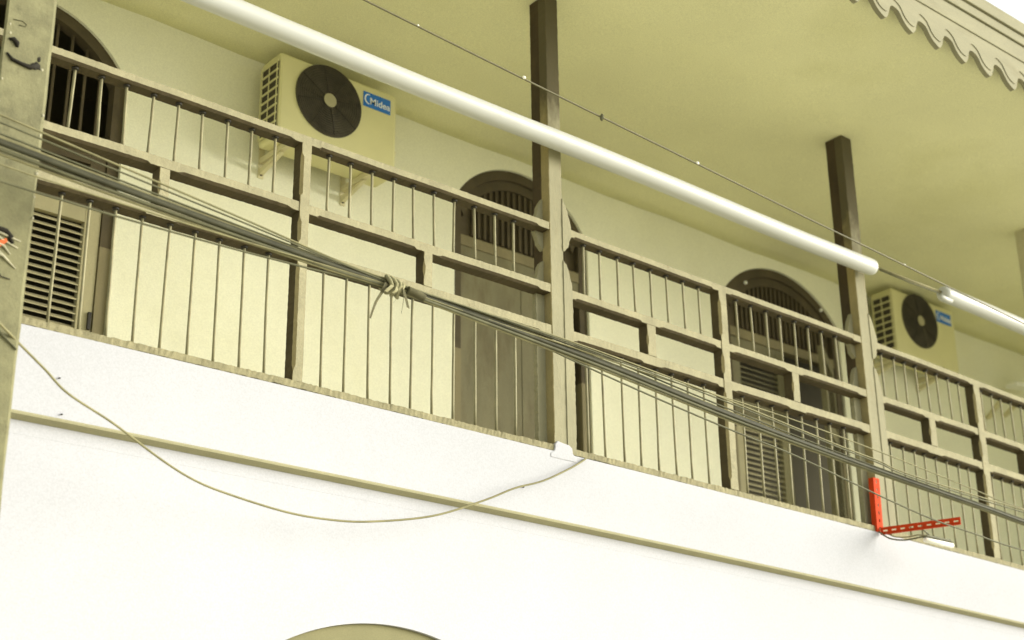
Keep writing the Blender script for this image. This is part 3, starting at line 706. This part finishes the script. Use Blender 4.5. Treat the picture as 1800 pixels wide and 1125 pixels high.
# loop of wire hanging across the white wall
lp = [(-2.3, -.56, -.05), (-1.896, -.52, -.16), (-1.766, -.475, -.22), (-1.675, -.43, -.254), (-1.577, -.38, -.289), (-1.481, -.34, -.332), (-1.295, -.28, -.375), (-1.099, -.22, -.436), (-.95, -.18, -.472), (-.803, -.15, -.488), (-.559, -.12, -.503), (-.369, -.10, -.496), (-.179, -.09, -.472), (.113, -.08, -.402), (.37, -.07, -.297), (.534, -.065, -.218), (.699, -.05, -.155), (.875, -.03, -.063), (.972, -.015, -.003)]
cable(lp, 0.0040, 'cable_tan', 'single tan wire drooping in a long loop across the white wall', group='loose wires')
cable([(-1.86, -.457, -.165), (-1.80, -.455, -.205), (-1.745, -.455, -.245), (-1.702, -.453, -.275)], 0.003, 'cable_grey', 'short wire end running down the face of the pole', group='loose wires')
# steel wire under the eave, with clips
ww = thing('hanging_wire', (0.67, -0.5, 1.30), 'thin steel wire with small clips slanting in front of the ceiling', 'wire')
wz = lambda x: 1.373 - 0.0545*(x+0.548) + 0.0009*(x+0.548)*(x-3.4)
MB().tube([(x*0.25, -0.5 + 0.001*math.sin(x), wz(x*0.25)) for x in range(-18, 35)], 0.0042, 6).build('wire', M['steel'], ww)
for x, r in ((0.232, 0.007), (1.233, 0.007), (-0.30, 0.004), (2.7, 0.004)):
    MB().blob((x, -0.504, wz(x)+0.003), r, (1.2, 1, 1), 0.1).build('clip', M['lamp_white'], ww)
MB().blob((0.66, -0.503, wz(0.66)-0.004), 0.010, (0.8, 1, 1.8), 0.2).build('clip', M['cable_grey'], ww)

# ------------------------------------------------------------------ red bracket and lamp
rd = thing('steel_bracket', (2.955, -0.02, -0.02), 'bright red slotted steel angle bracket at the foot of the post', 'bracket')
def slotted(p, q, w, th, axis, n, wall):
    """strip with a row of slots built from two edge strips and short bridges"""
    p, q = Vector(p), Vector(q); t = q-p; L = t.length; t.normalize(); a = Vector(axis); mb = MB(); nrm = t.cross(a)
    def plate(s0, s1, e0, e1):
        P = []
        for k in (-th/2, th/2):
            for s, e in ((s0, e0), (s1, e0), (s1, e1), (s0, e1)): P.append(p + t*s + a*e + nrm*k)
        mb.hexa(P)
    plate(0, L, -w/2, -w*0.11); plate(0, L, w*0.11, w/2)
    for k in range(n+1):
        c = L*k/n; plate(max(0, c-0.011), min(L, c+0.011), -w*0.109, w*0.109)
    if wall:                                                        # folded flange
        P = []
        for s, e, d in ((0, -w/2, 0), (L, -w/2, 0), (L, -w/2-0.002, 0), (0, -w/2-0.002, 0)): P.append(p + t*s + a*e - nrm*0.0)
        for s, e, d in ((0, -w/2, 0), (L, -w/2, 0), (L, -w/2-0.002, 0), (0, -w/2-0.002, 0)): P.append(p + t*s + a*e + nrm*wall)
        mb.hexa(P)
    return mb
slotted((2.960, -0.012, -0.012), (2.968, -0.012, 0.268), 0.048, 0.003, (1, 0, 0), 7, 0.028).build('upright', M['red_steel'], rd)
slotted((2.962, -0.016, -0.006), (3.030, -0.43, -0.026), 0.036, 0.003, (0, 0, 1), 9, 0.014).build('arm', M['red_steel'], rd)
lamp = thing('strip_lamp', (3.17, -0.2, -0.08), 'short white strip lamp with a dark top below the red bracket', 'lamp')
MB().tube([(3.055, -0.20, -0.070), (3.06, -0.20, -0.070), (3.28, -0.20, -0.067), (3.285, -0.20, -0.067)], [0.008, 0.013, 0.013, 0.008], 14).build('tube', M['lamp_white'], lamp)
MB().hexa([(3.04, -0.215, -0.057), (3.28, -0.215, -0.054), (3.28, -0.185, -0.054), (3.04, -0.185, -0.057), (3.07, -0.212, -0.045), (3.25, -0.212, -0.041), (3.25, -0.188, -0.041), (3.07, -0.188, -0.045)]).build('housing', M['cable_grey'], lamp, bevel=0.004)
MB().tube(smooth_path([(2.935, -0.02, -0.012), (2.96, -0.06, -0.050), (2.985, -0.12, -0.068), (3.01, -0.17, -0.066), (3.05, -0.20, -0.055)]), 0.004, 6).build('lead', M['cable_grey'], lamp)
MB().tube(smooth_path([(2.965, -0.04, -0.018), (2.985, -0.08, -0.044), (3.01, -0.14, -0.052), (3.03, -0.18, -0.047), (3.06, -0.20, -0.050)]), 0.003, 6).build('lead', M['cable_tan'], lamp)
MB().bar((3.10, -0.2, -0.042), (3.0, -0.22, -0.022), 0.006, 0.004).build('hanger', M['cable_grey'], lamp)
# small nails left in the white wall
for x, z in ((0.625, -0.185), (-1.37, -0.165), (-1.35, -0.285)):
    tag(MB().tube([(x, -0.0085, z), (x, -0.016, z-0.002)], 0.0028, 6).build('nail', M['dark_iron']), None, None)
nails = [o for o in scene.objects if o.name.startswith('nail')]
for o, l in zip(nails, ('small dark nail in the white wall just under the post with the plaster lump', 'upper small nail in the white wall near the pole', 'lower small nail in the white wall near the pole')):
    tag(o, l, 'nail', 'nails in the white wall')
